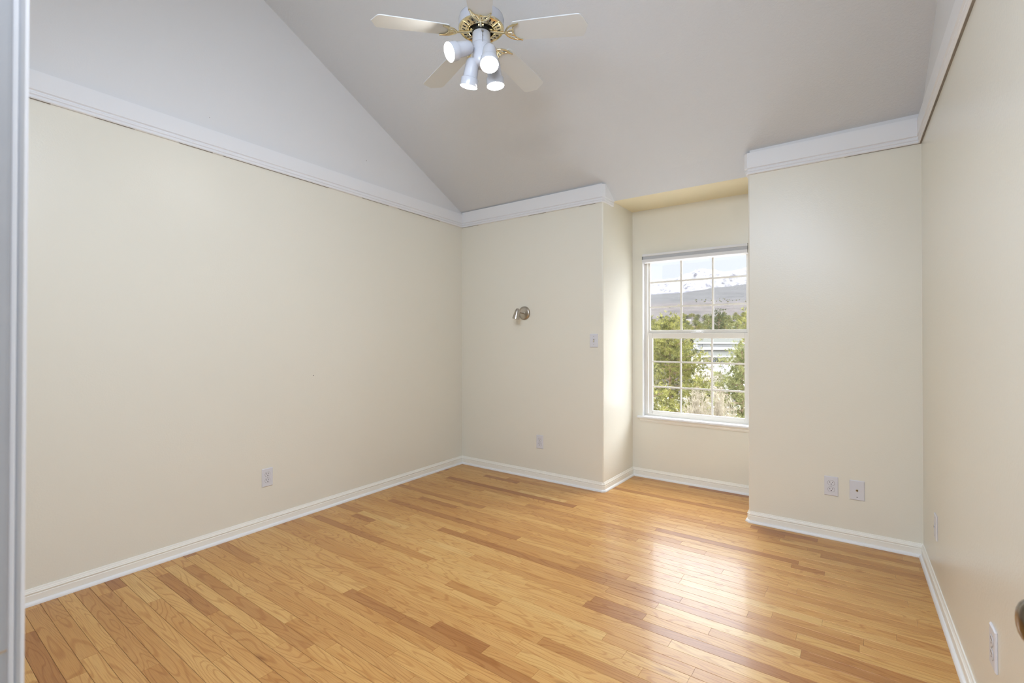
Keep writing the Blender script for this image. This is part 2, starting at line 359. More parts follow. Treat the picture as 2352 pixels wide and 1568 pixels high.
# ------------------------------------------------------------------ moulding sweeps
def sweep(mb, path, prof, mat=0, side=1, smooth=False):
    """path: plan points, room lies on the left*side; prof: (offset from wall, z)"""
    n = len(path); P = [Vector(p) for p in path]; offs = []
    for i in range(n):
        d0 = (P[i]-P[i-1]).normalized() if i else (P[1]-P[0]).normalized()
        d1 = (P[i+1]-P[i]).normalized() if i < n-1 else d0
        n0 = Vector((-d0.y, d0.x))*side; n1 = Vector((-d1.y, d1.x))*side
        m = (n0+n1); m = m/(m.dot(n0)) if i not in (0, n-1) else n0 if i == 0 else n0
        offs.append(m)
    return P, offs
def mould(name, path, prof, material, side, m0=None, m1=None, parent=None, kind='structure', label=None):
    """closed profile extruded along the path; m0/m1: explicit mitre vectors at the ends"""
    P, offs = sweep(None, path, prof, side=side)
    if m0 is not None: offs[0] = Vector(m0)
    if m1 is not None: offs[-1] = Vector(m1)
    mb = MB(); k = len(prof); vs = []
    for p, o in zip(P, offs):
        for d, z in prof: vs.append((p.x+o.x*d, p.y+o.y*d, z))
    n = len(P); fs = []
    for i in range(n-1):
        for j in range(k): fs.append((i*k+j, i*k+(j+1) % k, (i+1)*k+(j+1) % k, (i+1)*k+j) if side > 0 else (i*k+j, (i+1)*k+j, (i+1)*k+(j+1) % k, i*k+(j+1) % k))
    fs += [tuple(range(k)), tuple((n-1)*k+j for j in range(k))[::-1]]
    mb.add(vs, fs)
    return mb.build(name, material, parent=parent, kind=kind if not parent else None, label=label)
Z0 = 2.3154
crown = [(0, Z0), (.010, Z0), (.0145, Z0+.004), (.0145, Z0+.010), (.011, Z0+.013), (.011, Z0+.016), (.0165, Z0+.020), (.0165, Z0+.028),
         (.0125, Z0+.032), (.0125, Z0+.036), (.0205, Z0+.041), (.0205, Z0+.128), (0, Z0+.128)]
crown_f = crown[:-2]+[(.0205, Z0+.142), (0, Z0+.142)]
base = [(0, .0005), (.010, .0005), (.010, .044), (.0075, .0465), (.0075, .0495), (.0115, .0525), (.0115, .0565), (.0085, .0595), (.0085, .062), (.006, .066), (.004, .0735), (0, .0745)]
shoe = [(.0085, .0002)]+[(.010+.0125*math.cos(a), .0002+.0165*math.sin(a)) for a in [R(i*15) for i in range(7)]]+[(.0085, .0167)]
pL0 = (XL(YN), YN); pL1 = (XL(YF), YF); CH = .013
n_l = Vector((1, AL)).normalized()
def mitre(n0, n1):
    m = n0+n1; return m/m.dot(n0)
nF = Vector((0, -1)); nR = Vector((-1, -AR)).normalized(); nAl = Vector((1, 0)); nAr = Vector((-1, 0))
mLF = mitre(n_l, nF); mFR = mitre(nF, nR); mAB = mitre(nAl, nF); mBA = mitre(nF, nAr)
for nm, prf, mt in (('baseboard', base, m_base), ('shoe', shoe, m_shoe)):
    def go(side_name, path, m0=None, m1=None, side=-1):
        if nm == 'baseboard': B_[side_name] = mould('baseboard_'+side_name, path, prf, mt, side, m0, m1)
        else:
            s = mould('shoe_molding', path, prf, mt, side, m0, m1, parent=B_[side_name])
    if nm == 'baseboard': B_ = {}
    go('left', [pL0, pL1], m1=mLF)
    go('back_left', [pL1, (XA-CH, YF), (XA-.001, YF+CH-.001)], m0=mLF, m1=mitre(Vector((1, -1)).normalized(), nAl))
    go('alcove_left', [(XA-.001, YF+CH-.001), (XA, YA)], m0=mitre(Vector((1, -1)).normalized(), nAl), m1=mAB)
    go('alcove_back', [(XA, YA), (XB, YA)], m0=mAB, m1=mBA)
    go('alcove_right', [(XB, YA), (XB+.001, YF+CH-.001)], m0=mBA, m1=mitre(nAr, Vector((-1, -1)).normalized()))
    go('back_right', [(XB+.001, YF+CH-.001), (XB+CH, YF), (XR(YF), YF)], m0=mitre(nAr, Vector((-1, -1)).normalized()), m1=mFR)
    go('right', [(XR(YF), YF), (XR(YN), YN)], m0=mFR)
    go('near', [(DX0-.07, YN), pL0], side=-1)
# frieze moulding under the ceiling (trim_1..)
def crown_run(name, path, prf, m0=None, m1=None):
    o = mould(name, path, prf, m_trim, -1, m0, m1)
    return o
t1 = crown_run('trim_1', [pL0, pL1], crown, m1=mLF)
t2 = crown_run('trim_2', [pL1, (XA-CH*.7, YF), (XA-.001, YF+CH*.7)], crown_f, m0=mLF, m1=mitre(Vector((1, -1)).normalized(), nAl))
t3 = crown_run('trim_3', [(XA-.001, YF+CH*.7), (XA, YS-.004)], crown_f, m0=mitre(Vector((1, -1)).normalized(), nAl))
t4 = crown_run('trim_4', [(XB, YS-.004), (XB+.001, YF+CH*.7)], crown_f, m1=mitre(nAr, Vector((-1, -1)).normalized()))
t5 = crown_run('trim_5', [(XB+.001, YF+CH*.7), (XB+CH*.7, YF), (XR(YF), YF)], crown_f, m0=mitre(nAr, Vector((-1, -1)).normalized()), m1=mFR)
t6 = crown_run('trim_6', [(XR(YF), YF), (XR(YN), YN)], crown, m0=mFR)
# dark caulk cracks below the moulding
random.seed(3)
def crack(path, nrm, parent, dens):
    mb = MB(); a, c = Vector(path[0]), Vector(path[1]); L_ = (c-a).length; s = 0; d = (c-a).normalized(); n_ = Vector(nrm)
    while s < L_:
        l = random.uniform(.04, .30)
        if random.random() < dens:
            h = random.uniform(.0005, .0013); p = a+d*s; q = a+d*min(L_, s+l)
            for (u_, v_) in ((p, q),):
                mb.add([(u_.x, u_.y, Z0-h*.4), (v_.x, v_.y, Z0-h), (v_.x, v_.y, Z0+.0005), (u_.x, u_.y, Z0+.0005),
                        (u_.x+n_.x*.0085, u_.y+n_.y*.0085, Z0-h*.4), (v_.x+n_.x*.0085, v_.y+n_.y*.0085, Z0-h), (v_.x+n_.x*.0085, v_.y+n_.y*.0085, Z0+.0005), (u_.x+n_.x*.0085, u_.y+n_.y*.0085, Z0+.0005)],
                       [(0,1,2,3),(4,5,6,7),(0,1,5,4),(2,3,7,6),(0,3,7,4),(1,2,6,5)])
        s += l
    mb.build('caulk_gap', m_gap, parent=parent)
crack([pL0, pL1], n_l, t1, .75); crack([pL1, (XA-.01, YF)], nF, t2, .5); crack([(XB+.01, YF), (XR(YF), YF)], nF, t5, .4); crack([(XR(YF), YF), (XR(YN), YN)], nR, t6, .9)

# ------------------------------------------------------------------ door frame and door
def jambmat():
    return m_jamb
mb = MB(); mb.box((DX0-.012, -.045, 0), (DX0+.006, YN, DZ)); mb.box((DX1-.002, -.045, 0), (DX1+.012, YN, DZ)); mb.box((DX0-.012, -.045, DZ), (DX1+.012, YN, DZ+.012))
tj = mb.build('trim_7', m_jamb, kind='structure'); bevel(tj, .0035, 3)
mb = MB(); cw = .057
mb.prism([(DX0-cw, YN, 0), (DX0, YN, 0), (DX0, .0834, 0), (DX0-.0065, .0838, 0), (DX0-.001, .0871, 0), (DX0, .0875, 0), (DX0, .0895, 0), (DX0-.0015, YN+.0108, 0), (DX0-cw, YN+.0108, 0)], (0, 0, DZ+cw)); mb.box((DX1+.003, YN, 0), (DX1+.006+cw*.7, YN+.0108, DZ+cw)); mb.box((DX0-cw, YN, DZ+.004), (DX1+.003+cw, YN+.0108, DZ+cw))
tcg = mb.build('trim_8', m_trim, kind='structure'); bevel(tcg, .0006, 2)
# scuffs on the jamb edge
random.seed(5)
mbs = MB()
for z, w_ in ((.94, .004), (.905, .006), (.893, .003), (.845, .006), (.79, .005), (.765, .004), (.99, .002)):
    y_ = random.uniform(.070, .075); mbs.box((DX0+.0050, y_, z), (DX0+.0063, y_+w_*1.3, z+.0022))
mbs.build('paint_chip', mat('bare_wood_chip', (.42, .33, .24), .7, vary=.2), parent=tj)
# open door lying along the right wall, only its knob reaches into the view
dd = bpy.data.objects.new('door_1', None); COL.objects.link(dd); dd['kind'] = 'structure'; dd.location = (.224, .10, 0)
mb = MB(); mb.box((0, 0, .012), (.035, .83, 2.03)); o = mb.build('door_slab', m_trim, parent=dd); bevel(o, .002)
for (y0, y1, z0, z1) in ((.11, .38, 1.12, 1.9), (.45, .72, 1.12, 1.9), (.11, .38, .24, .86), (.45, .72, .24, .86)):
    mb = MB(); mb.box((-.004, y0, z0), (0, y1, z1)); mb.box((-.007, y0+.04, z0+.04), (-.004, y1-.04, z1-.04)); bevel(mb.build('door_panel', m_trim, parent=dd), .002)
mb = MB(); kz = .862; ky = .757
mb.lathe([(0, 0), (.031, 0), (.031, .004), (.026, .009), (.013, .011), (.011, .014), (.011, .026), (.017, .030), (.0255, .037), (.0285, .0415), (.0300, .0455), (.0307, .0495), (.0306, .0530), (.0297, .0570), (.0280, .0610), (.0252, .0648), (.0212, .0682), (.0160, .0707), (.0100, .0721), (.0045, .0727), (0, .0728)], (0, ky, kz), (-1, 0, 0), 72)
kb = mb.build('door_knob', m_knob, parent=dd, label='dark pewter door knob'); 
for z in (.25, 1.0, 1.78):
    mb = MB(); mb.tube([(-.002, -.006, z), (-.002, -.006, z+.09)], .005, 10); mb.box((0, -.004, z), (.03, -.001, z+.09)); mb.build('hinge', m_nickel, parent=dd)

# hallway behind the camera
mb = MB(); mb.box((-1.5, -1.42, -.06), (.7, -1.30, 2.45)); mb.build('wall_hall_rear', m_hall, kind='structure')
mb = MB(); mb.box((-1.5, -1.42, -.06), (-1.38, -.05, 2.45)); mb.build('wall_hall_left', m_hall, kind='structure')
mb = MB(); mb.box((.6, -1.42, -.06), (.72, -.05, 2.45)); mb.build('wall_hall_right', m_hall, kind='structure')
mb = MB(); mb.box((-1.5, -1.42, 2.44), (.72, -.05, 2.56)); mb.build('ceiling_hall', m_hall, kind='structure')
mb = MB(); mb.box((.39, -1.42, -.06), (.72, -.05, -.001)); mb.build('floor_hall', m_groove, kind='structure')

# ------------------------------------------------------------------ window
win = bpy.data.objects.new('window_1', None); COL.objects.link(win); win['kind'] = 'structure'; win.location = ((WX0+WX1)/2, YA, WZ0)
wx, wz = (WX0+WX1)/2, WZ0
def wb(mb, x0, x1, y0, y1, z0, z1, mat=0): mb.box((x0-wx, y0-YA, z0-wz), (x1-wx, y1-YA, z1-wz), mat)
mb = MB()   # outer vinyl frame set back in the opening
for (a, c, z0, z1) in ((WX0+.001, WX0+.026, WZ0+.001, WZ1-.001), (WX1-.026, WX1-.001, WZ0+.001, WZ1-.001)): wb(mb, a, c, YA+.055, YA+.112, z0, z1)
wb(mb, WX0+.026, WX1-.026, YA+.055, YA+.112, WZ0+.001, WZ0+.026); wb(mb, WX0+.026, WX1-.026, YA+.055, YA+.112, WZ1-.03, WZ1-.001)
bevel(mb.build('window_frame', m_vinyl, parent=win), .002)
mb = MB()   # upper sash
ux0, ux1, uz0, uz1 = -1.5575, -.7545, 1.295, 1.93
wb(mb, ux0-.006, ux0+.006, YA+.083, YA+.105, uz0-.03, uz1); wb(mb, ux1-.006, ux1+.006, YA+.083, YA+.105, uz0-.03, uz1); wb(mb, ux0+.006, ux1-.006, YA+.083, YA+.105, uz0-.03, uz0+.004); wb(mb, ux0, ux1, YA+.083, YA+.105, uz1-.03, uz1)
us = bevel(mb.build('upper_sash', m_vinyl, parent=win), .0015)
mb = MB()
for x_ in (-1.278, -1.018): wb(mb, x_-.0075, x_+.0075, YA+.089, YA+.097, uz0, uz1-.02)
for z_ in (1.727, 1.505): wb(mb, ux0+.003, ux1-.003, YA+.0896, YA+.0964, z_-.0075, z_+.0075)
mb.build('muntin_grid', m_vinyl, parent=us)
mb = MB(); wb(mb, ux0, ux1, YA+.0985, YA+.1015, uz0, uz1-.01); mb.build('glass_pane', m_glass, parent=us)
mb = MB()   # lower sash, nearer the room
lx0, lx1, lz0, lz1 = -1.521, -.771, .585, 1.226
wb(mb, lx0-.036, lx0, YA+.056, YA+.081, lz0-.031, lz1+.045); wb(mb, lx1, lx1+.036, YA+.056, YA+.081, lz0-.031, lz1+.045); wb(mb, lx0, lx1, YA+.056, YA+.081, lz0-.031, lz0); wb(mb, lx0, lx1, YA+.056, YA+.081, lz1, lz1+.045)
ls = bevel(mb.build('lower_sash', m_vinyl, parent=win), .003)
mb = MB()
for x_ in (-1.275, -1.019): wb(mb, x_-.007, x_+.007, YA+.064, YA+.072, lz0, lz1)
for z_ in (1.0205, .798): wb(mb, lx0, lx1, YA+.0646, YA+.0714, z_-.007, z_+.007)
mb.build('muntin_grid', m_vinyl, parent=ls)
mb = MB(); wb(mb, lx0-.002, lx1+.002, YA+.0735, YA+.0765, lz0-.002, lz1+.002); mb.build('glass_pane', m_glass, parent=ls)
mb = MB(); wb(mb, lx0-.034, lx1+.034, YA+.060, YA+.080, lz1+.0452, lz1+.0475); mb.build('sash_gap', m_gap, parent=win)
mb = MB(); wb(mb, -1.185, -1.095, YA+.048, YA+.068, lz1+.045, lz1+.051); mb.tube([(-1.14-wx, .053, lz1+.056-wz), (-1.105-wx, .05, lz1+.058-wz)], .004, 8); mb.build('sash_lock', m_trim, parent=win, label='white sash lock')
mb = MB()   # white lined sides of the opening
wb(mb, WX0, WX0+.001, YA+.0, YA+.055, WZ0, WZ1); wb(mb, WX1-.001, WX1, YA, YA+.055, WZ0, WZ1)
mb.build('jamb_liner', m_trim, parent=win)
mb = MB()   # stool (sill board) with apron
wb(mb, -1.632, -.682, YA-.032, YA-.0005, .5235, .5405); wb(mb, WX0+.001, WX1-.001, YA-.0005, YA+.056, .5335, .5405)
bevel(mb.build('window_sill', m_trim, parent=win), .005, 3)
ap = [(0, .490), (.007, .490), (.009, .496), (.013, .503), (.013, .508), (.018, .514), (.021, .5232), (0, .5232)]
mb = MB(); vs = []
for xx, e_ in ((-1.602, .0), (-.712, .0)):
    for d, z in ap: vs.append((xx+(-1 if xx < -1 else 1)*d*.6-wx, -d-.0004, z-wz))
k = len(ap); mb.add(vs, [(j, (j+1) % k, k+(j+1) % k, k+j) for j in range(k)]+[tuple(range(k))[::-1], tuple(range(k, 2*k))]); mb.build('sill_apron', m_base, parent=win)

# roller blind cassette rolled up at the window head
bl = thing('roller_blind', (wx, YA-.002, 1.93), 0, 'white roller blind cassette with a grey channel mounted across the top of the window', 'window blind')
def bb(mb, y0, y1, z0, z1, x0=-1.580, x1=-.733): mb.box((x0-wx, y0, z0-1.93), (x1-wx, y1, z1-1.93))
mb = MB(); bb(mb, -.032, .04, 1.947, 1.9665); bevel(mb.build('top_rail', m_blind, parent=bl), .0015)
mb = MB(); bb(mb, -.026, .036, 1.920, 1.9468, -1.577, -.736); mb.build('fabric_roll', m_blindg, parent=bl)
mb = MB(); bb(mb, -.033, .04, 1.8935, 1.9198); bevel(mb.build('bottom_rail', m_blind, parent=bl), .0015)
mb = MB(); bb(mb, -.033, .04, 1.920, 1.9468, -1.5815, -1.5775); mb.build('end_bracket', mat('grey_bracket', (.25, .25, .22), .5, vary=.1), parent=bl)

# ------------------------------------------------------------------ wall plates
def plate_mesh(w, h, th=.0055):
    mb = MB(); c = .0035
    a = [(-w/2, 0, -h/2), (w/2, 0, -h/2), (w/2, 0, h/2), (-w/2, 0, h/2)]
    b_ = [(-w/2, -th*.45, -h/2), (w/2, -th*.45, -h/2), (w/2, -th*.45, h/2), (-w/2, -th*.45, h/2)]
    d = [(-w/2+c, -th, -h/2+c), (w/2-c, -th, -h/2+c), (w/2-c, -th, h/2-c), (-w/2+c, -th, h/2-c)]
    fs = [(0, 1, 2, 3)]+[(i, (i+1) % 4, 4+(i+1) % 4, 4+i) for i in range(4)]+[(4+i, 4+(i+1) % 4, 8+(i+1) % 4, 8+i) for i in range(4)]+[(8, 9, 10, 11)]
    mb.add(a+b_+d, fs); return mb
def screw(mb, z, y=-.0055, r=.0026): mb.lathe([(0, 0), (r, 0), (r, .0008), (r*.6, .0014), (0, .0015)], (0, y, z), (0, -1, 0), 14)
def make_outlet(name='wall_outlet', w=.071, h=.1165):
    t_ = thing(name, (0, 0, 0), 0, 'x', 'outlet', 'white electrical outlets on the cream walls')
    plate_mesh(w, h).build('cover_plate', m_plate, parent=t_)
    for s in (1, -1):
        zc = s*.0197; mb = MB(); pr_ = []
        for i in range(28):
            a = 2*PI*i/28; pr_.append((.0172*math.cos(a), -.0040, zc+max(-.0142, min(.0142, .0172*math.sin(a)))))
        mb.prism(pr_, (0, -.0030, 0)); rc = mb.build('receptacle', m_plate, parent=t_)
        ring = MB(); ring.prism([(p[0]*1.07, -.0052, zc+(p[2]-zc)*1.07) for p in pr_], (0, -.0007, 0)); ring.build('receptacle_gap', m_gap, parent=t_)
        mb = MB(); mb.box((-.0082, -.0073, zc+.0005), (-.0058, -.0068, zc+.0088)); mb.box((.0058, -.0073, zc+.0012), (.0080, -.0068, zc+.0082))
        mb.lathe([(0, 0), (.0028, 0), (.0028, .0004), (0, .0005)], (0, -.0068, zc-.0068), (0, -1, 0), 14); mb.build('socket_slots', m_dark, parent=rc)
    mb = MB(); screw(mb, 0); mb.build('screw', m_steel, parent=t_)
    return t_
thL = PI/2+math.atan(AL); thR = -(PI/2-math.atan(AR))
o1 = make_outlet(); o1.location = (XL(1.575)+.0004, 1.575, .3225); o1.rotation_euler = (0, 0, thL)
o1['label'] = 'white duplex outlet low on the long left wall beneath the sloping gable'
dup(o1, (-2.2835, YF-.0004, .3235), 0, 'small white duplex outlet on the back wall left of the window alcove, below the sconce')
dup(o1, (-.166, YF-.0004, .3205), 0, 'white duplex outlet on the back wall right of the alcove, beside the cable plate')
dup(o1, (XR(1.949)-.0004, 1.949, .322), thR, 'white duplex outlet on the right wall seen edge-on near the door knob')
# cable jack plate
cj = thing('cable_jack', (-.038, YF-.0004, .3175), 0, 'white cover plate with a round cable connector, right of the back wall outlet', 'wall plate')
plate_mesh(.073, .1165).build('cover_plate', m_plate, parent=cj)
mb = MB(); mb.lathe([(0, 0), (.0058, 0), (.0058, .003), (.0046, .0032), (.0046, .007), (.0028, .007), (.0028, .002), (0, .002)], (0, -.0055, 0), (0, -1, 0), 20); cn = mb.build('coax_connector', mat('dull_brass', (.45, .36, .20), .35, metal=1, vary=.1), parent=cj)
mb = MB(); mb.lathe([(0, 0), (.0026, 0), (.0022, .0006), (0, .0007)], (0, -.0076, 0), (0, -1, 0), 12); mb.build('connector_hole', m_dark, parent=cn)
for z, mm in ((.041, m_plate), (-.0405, m_dark)):
    mb = MB(); screw(mb, z); mb.build('screw', mm, parent=cj)
# jack plate, edge-on, on the right wall
ph = thing('phone_jack', (XR(3.047)-.0004, 3.047, .322), thR, 'white phone jack plate low on the right wall near the far corner', 'wall plate')
plate_mesh(.071, .1165).build('cover_plate', m_plate, parent=ph)
mb = MB(); mb.box((-.007, -.0085, -.008), (.007, -.0052, .008)); jk = bevel(mb.build('jack_body', m_plate, parent=ph), .001); mb = MB(); mb.box((-.005, -.0089, -.005), (.005, -.0084, .003)); mb.build('jack_hole', m_dark, parent=jk)
for z in (.041, -.041):
    mb = MB(); screw(mb, z); mb.build('screw', m_steel, parent=ph)
# toggle switch
sw = thing('light_switch', (-1.763, YF-.0004, 1.2065), 0, 'white toggle light switch on the back wall by the alcove corner', 'switch')
plate_mesh(.0705, .1085).build('cover_plate', m_plate, parent=sw)
mb = MB(); mb.box((-.0055, -.0060, -.012), (.0055, -.0052, .012)); mb.build('toggle_slot', m_gap, parent=sw)
mb = MB(); mb.prism([(-.0045, -.0055, -.006), (-.0045, -.0055, .009), (-.004, -.0155, -.0055), (-.004, -.0165, -.0095), (-.0045, -.0058, -.0108)][::1], (.009, 0, 0)); mb.build('toggle', mat('ivory_toggle', (.70, .64, .50), .4, vary=.02), parent=sw)
for z in (.0335, -.0335):
    mb = MB(); screw(mb, z); mb.build('screw', m_gap, parent=sw)

# ------------------------------------------------------------------ sconce
sc_ = thing('wall_sconce', (-2.4467, YF-.0005, 1.4508), 0, 'small brushed nickel spotlight sconce with round backplate left of the window alcove', 'wall lamp')
mb = MB(); mb.lathe([(0, 0), (.061, 0), (.0615, .004), (.060, .010), (.055, .016), (.048, .0195), (.0455, .0195), (.044, .017), (.030, .019), (.012, .0205), (0, .021)], (0, 0, 0), (0, -1, 0), 48); mb.build('backplate', m_nickel, parent=sc_)
mb = MB(); mb.tube([(0, -.018, 0), (0, -.05, .001), (0, -.082, .004), (0, -.098, .004)], .0055, 12); mb.lathe([(0, 0), (.010, 0), (.010, .006), (.0055, .008)], (0, -.018, 0), (0, -1, 0), 20); mb.build('arm', m_nickel, parent=sc_)
axd = Vector((-.16, -.14, -1)).normalized(); sh = Vector((.004, -.108, .036))
mb = MB(); mb.lathe([(0, 0), (.009, .001), (.015, .006), (.0195, .016), (.0225, .032), (.0255, .052), (.0285, .076), (.0305, .094), (.0290, .094), (.0265, .074), (.0210, .03), (0, .022)], sh, axd, 36); s_ = mb.build('lamp_shade', m_nickel, parent=sc_)
mb = MB(); mb.lathe([(0, .035), (.016, .05), (.020, .066), (.017, .08), (0, .086)], sh, axd, 20); mb.build('bulb', mat('unlit_frosted_bulb', (.8, .78, .7), .3, vary=.02), parent=s_)

# ------------------------------------------------------------------ ceiling fan
FX, FY, FZ = -1.541, 1.840, 2.694
fan = thing('ceiling_fan', (FX, FY, FZ), 0, 'white five-blade ceiling fan with brass vent ring hanging from the vaulted ceiling', 'ceiling fan')
ZR = .072     # height of the brass ring above the blades
mb = MB(); mb.lathe([(.1115, ZR), (.1145, ZR+.003), (.1145, ZR+.042), (.110, ZR+.056), (.098, ZR+.066), (.06, ZR+.076), (.03, ZR+.082), (0, ZR+.082)], seg=64); mb.build('motor_housing', m_enamel, parent=fan)
zc_ = ceil(FX, FY)-FZ
mb = MB(); mb.tube([(0, 0, ZR+.08), (0, 0, zc_-.05)], .0135, 20); mb.build('downrod', m_enamel, parent=fan)
mb = MB(); mb.lathe([(.016, zc_-.085), (.035, zc_-.08), (.055, zc_-.055), (.064, zc_-.02), (.064, zc_+.025), (0, zc_+.03)], seg=40); mb.build('canopy', m_enamel, parent=fan)
# vent ring: brass annulus with stamped slots
mb = MB(); mb.lathe([(.0635, ZR-.004), (.0635, ZR-.009), (.066, ZR-.0105), (.098, ZR-.003), (.102, ZR-.001), (.106, ZR-.004), (.111, ZR-.003), (.1135, ZR+.002), (.111, ZR+.006)], seg=72)
for k in range(25):
    a = 2*PI*(k+.5)/25; ca_, sa_ = math.cos(a), math.sin(a)
    def disc(rc, lr, lt):
        vs = []; zz = ZR-.0105+(rc-.066)*.0075/.032
        for i in range(14):
            u_ = 2*PI*i/14; rr_ = rc+lr*math.cos(u_); tt = lt*math.sin(u_); z_ = ZR-.0105+(rr_-.066)*.0075/.032-.0007
            vs.append((rr_*ca_-tt*sa_, rr_*sa_+tt*ca_, z_))
        mb.add(vs+[(v[0], v[1], v[2]+.001) for v in vs], [tuple(range(13, -1, -1))]+[(i, (i+1) % 14, 14+(i+1) % 14, 14+i) for i in range(14)], 1)
    disc(.0885, .0085, .0041); disc(.0725, .0026, .0026)
mb.build('vent_ring', [m_brass, m_dark], parent=fan, label='polished brass vent ring')
mb = MB(); mb.lathe([(0, ZR-.022), (.040, ZR-.022), (.046, ZR-.016), (.048, ZR-.006), (.058, ZR-.004), (.0625, ZR), (.0625, ZR+.01), (0, ZR+.012)], seg=48); mb.build('motor_hub', m_black, parent=fan, label='black motor hub')
mb = MB(); mb.lathe([(0, -.118), (.026, -.118), (.036, -.112), (.0425, -.100), (.0435, -.06), (.0435, -.008), (.0455, -.006), (.0455, .046), (.043, .050), (0, .051)], seg=48); lk = mb.build('light_fitter', m_enamel, parent=fan)
# direction toward camera, for the small screw and pull chain on the fitter
dcam = Vector((-FX, -FY, 0)).normalized(); rside = Vector((.807, .591, 0))
q = dcam*.0455+rside*.006
mb = MB(); mb.lathe([(0, 0), (.005, 0), (.005, .004), (.003, .006), (0, .006)], q+Vector((0, 0, .034)), dcam, 14); mb.lathe([(0, 0), (.0035, 0), (.0035, .003), (0, .004)], q+Vector((0, 0, .014)), dcam, 12)
mb.tube([q+dcam*.006+Vector((0, 0, .034)), q+dcam*.005+Vector((0, 0, .01)), q+dcam*.004+Vector((0, 0, -.012)), q+dcam*.004+Vector((0, 0, -.018))], .0011, 6); mb.build('pull_chain', m_steel, parent=fan, label='short metal pull chain')
TH0 = R(235.9)
def rot(p, a, z=0): return (p[0]*math.cos(a)-p[1]*math.sin(a), p[0]*math.sin(a)+p[1]*math.cos(a), p[2])
half = [(.166, .038), (.170, .048), (.177, .0540), (.20, .0565), (.30, .0605), (.40, .0635), (.485, .0655), (.498, .0645), (.506, .060), (.512, .050), (.518, .036), (.523, .022), (.5275, .010), (.5334, 0)]
outl = half+[(r_, -w_) for r_, w_ in half[::-1][1:]]
tp = math.tan(R(10))
def bladept(r_, w_, dz=0): return (r_, w_, -w_*tp+dz+.05*(1-r_/.5334))
BL = []
mb = MB(); n = len(outl)
vs = [bladept(r_, w_, -.0025) for r_, w_ in outl]+[bladept(r_, w_, .0025) for r_, w_ in outl]
mb.add(vs, [tuple(range(n))[::-1], tuple(range(n, 2*n))]+[(i, (i+1) % n, n+(i+1) % n, n+i) for i in range(n)])
blade0 = mb
# blade iron: a curved arm that splits into two horns with a cross tie under the blade
ir = MB()
ir.tube([(.047, 0, ZR-.014), (.060, 0, ZR-.021), (.078, 0, ZR-.028), (.100, 0, ZR-.034), (.122, 0, ZR-.039), (.136, 0, ZR-.043)], [.0055, .0065, .0070, .0065, .0058, .0058], 10)
ir.box((.043, -.013, ZR-.016), (.060, .013, ZR-.0085))
for s in (1, -1):
    ir.lathe([(0, 0), (.0035, 0), (.0028, .002), (0, .0025)], (.0525, s*.010, ZR-.016), (0, 0, -1), 10)
    outer = [(.126, 0), (.132, .014*s), (.143, .027*s), (.158, .038*s), (.176, .044*s), (.192, .0455*s), (.203, .050*s)]
    inner = [(.168, 0), (.163, .007*s), (.170, .015*s), (.170, .024*s), (.176, .034*s), (.188, .042*s), (.203, .050*s)]
    for ln_, rd in ((outer, [.0050, .0048, .0046, .0044, .0042, .0040, .0038]), (inner, [.0030, .0030, .0030, .0030, .0032, .0034, .0038])):
        ir.tube([bladept(r_, w_, -.008) for r_, w_ in ln_], rd, 8)
    ir.tube([bladept(.136, .004*s, -.008), bladept(.150, .012*s, -.008), bladept(.170, .020*s, -.008)], .0035, 8)
ir.tube([bladept(.130, 0, -.008), bladept(.150, 0, -.009), bladept(.160, 0, -.008)], [.006, .004, .003], 8)
bme = None
for k in range(5):
    a = TH0-R(72)*k
    if k == 0:
        bo = blade0.build('blade', m_blade, parent=fan); bevel(bo, .0015, 2); io = ir.build('blade_iron', m_brass, parent=fan, label='brass blade bracket', angle=50)
        b0, i0 = bo, io
    else:
        bo = b0.copy(); COL.objects.link(bo); bo.parent = fan; io = i0.copy(); COL.objects.link(io); io.parent = fan
    bo.rotation_euler = (0, 0, a); io.rotation_euler = (0, 0, a)
# four spotlight heads
heads = [((-1.5573, 1.7841, 2.6576), (-.3507, -.8089, -.4720)), ((-1.4737, 1.8207, 2.6433), (.2726, -.3368, -.9012)),
         ((-1.5702, 1.8122, 2.6172), (-.2782, .0571, -.9588)), ((-1.5144, 1.9026, 2.6341), (.0535, .0742, -.9958))]
for hp, hn in heads:
    p = Vector(hp)-Vector((FX, FY, FZ)); n_ = Vector(hn).normalized()
    mb = MB(); mb.lathe([(0, .0), (.012, .0005), (.021, .003), (.0275, .009), (.0315, .018), (.0335, .032), (.0352, .060), (.0362, .089), (.0368, .092), (.0425, .095), (.0440, .099), (.0442, .130), (.0435, .134), (.0420, .130), (.0415, .112), (0, .107)], p, n_, 40)
    hd = mb.build('lamp_head', m_enamel, parent=fan)
    mb = MB(); mb.lathe([(.041, .114), (.0415, .1285), (.038, .132), (.025, .135), (.010, .1365), (0, .1367)], p, n_, 32); mb.build('bulb', m_bulb, parent=hd, label='lit frosted reflector bulb')
    a_ = Vector((p.x, p.y, 0)); an = a_.normalized()*.038 if a_.length > .001 else Vector((.03, 0, 0))
    st = Vector((an.x, an.y, p.z)); en = p+n_*.012
    mb = MB(); mb.tube([st, st.lerp(en, .5)+Vector((0, 0, .003)), en], [.009, .007, .008], 10); sd = n_.cross(Vector((0, 0, 1))).normalized()
    mb.tube([st.lerp(en, .6)-sd*.011, st.lerp(en, .6)+sd*.011], .005, 10); mb.build('swivel_joint', m_enamel, parent=hd)

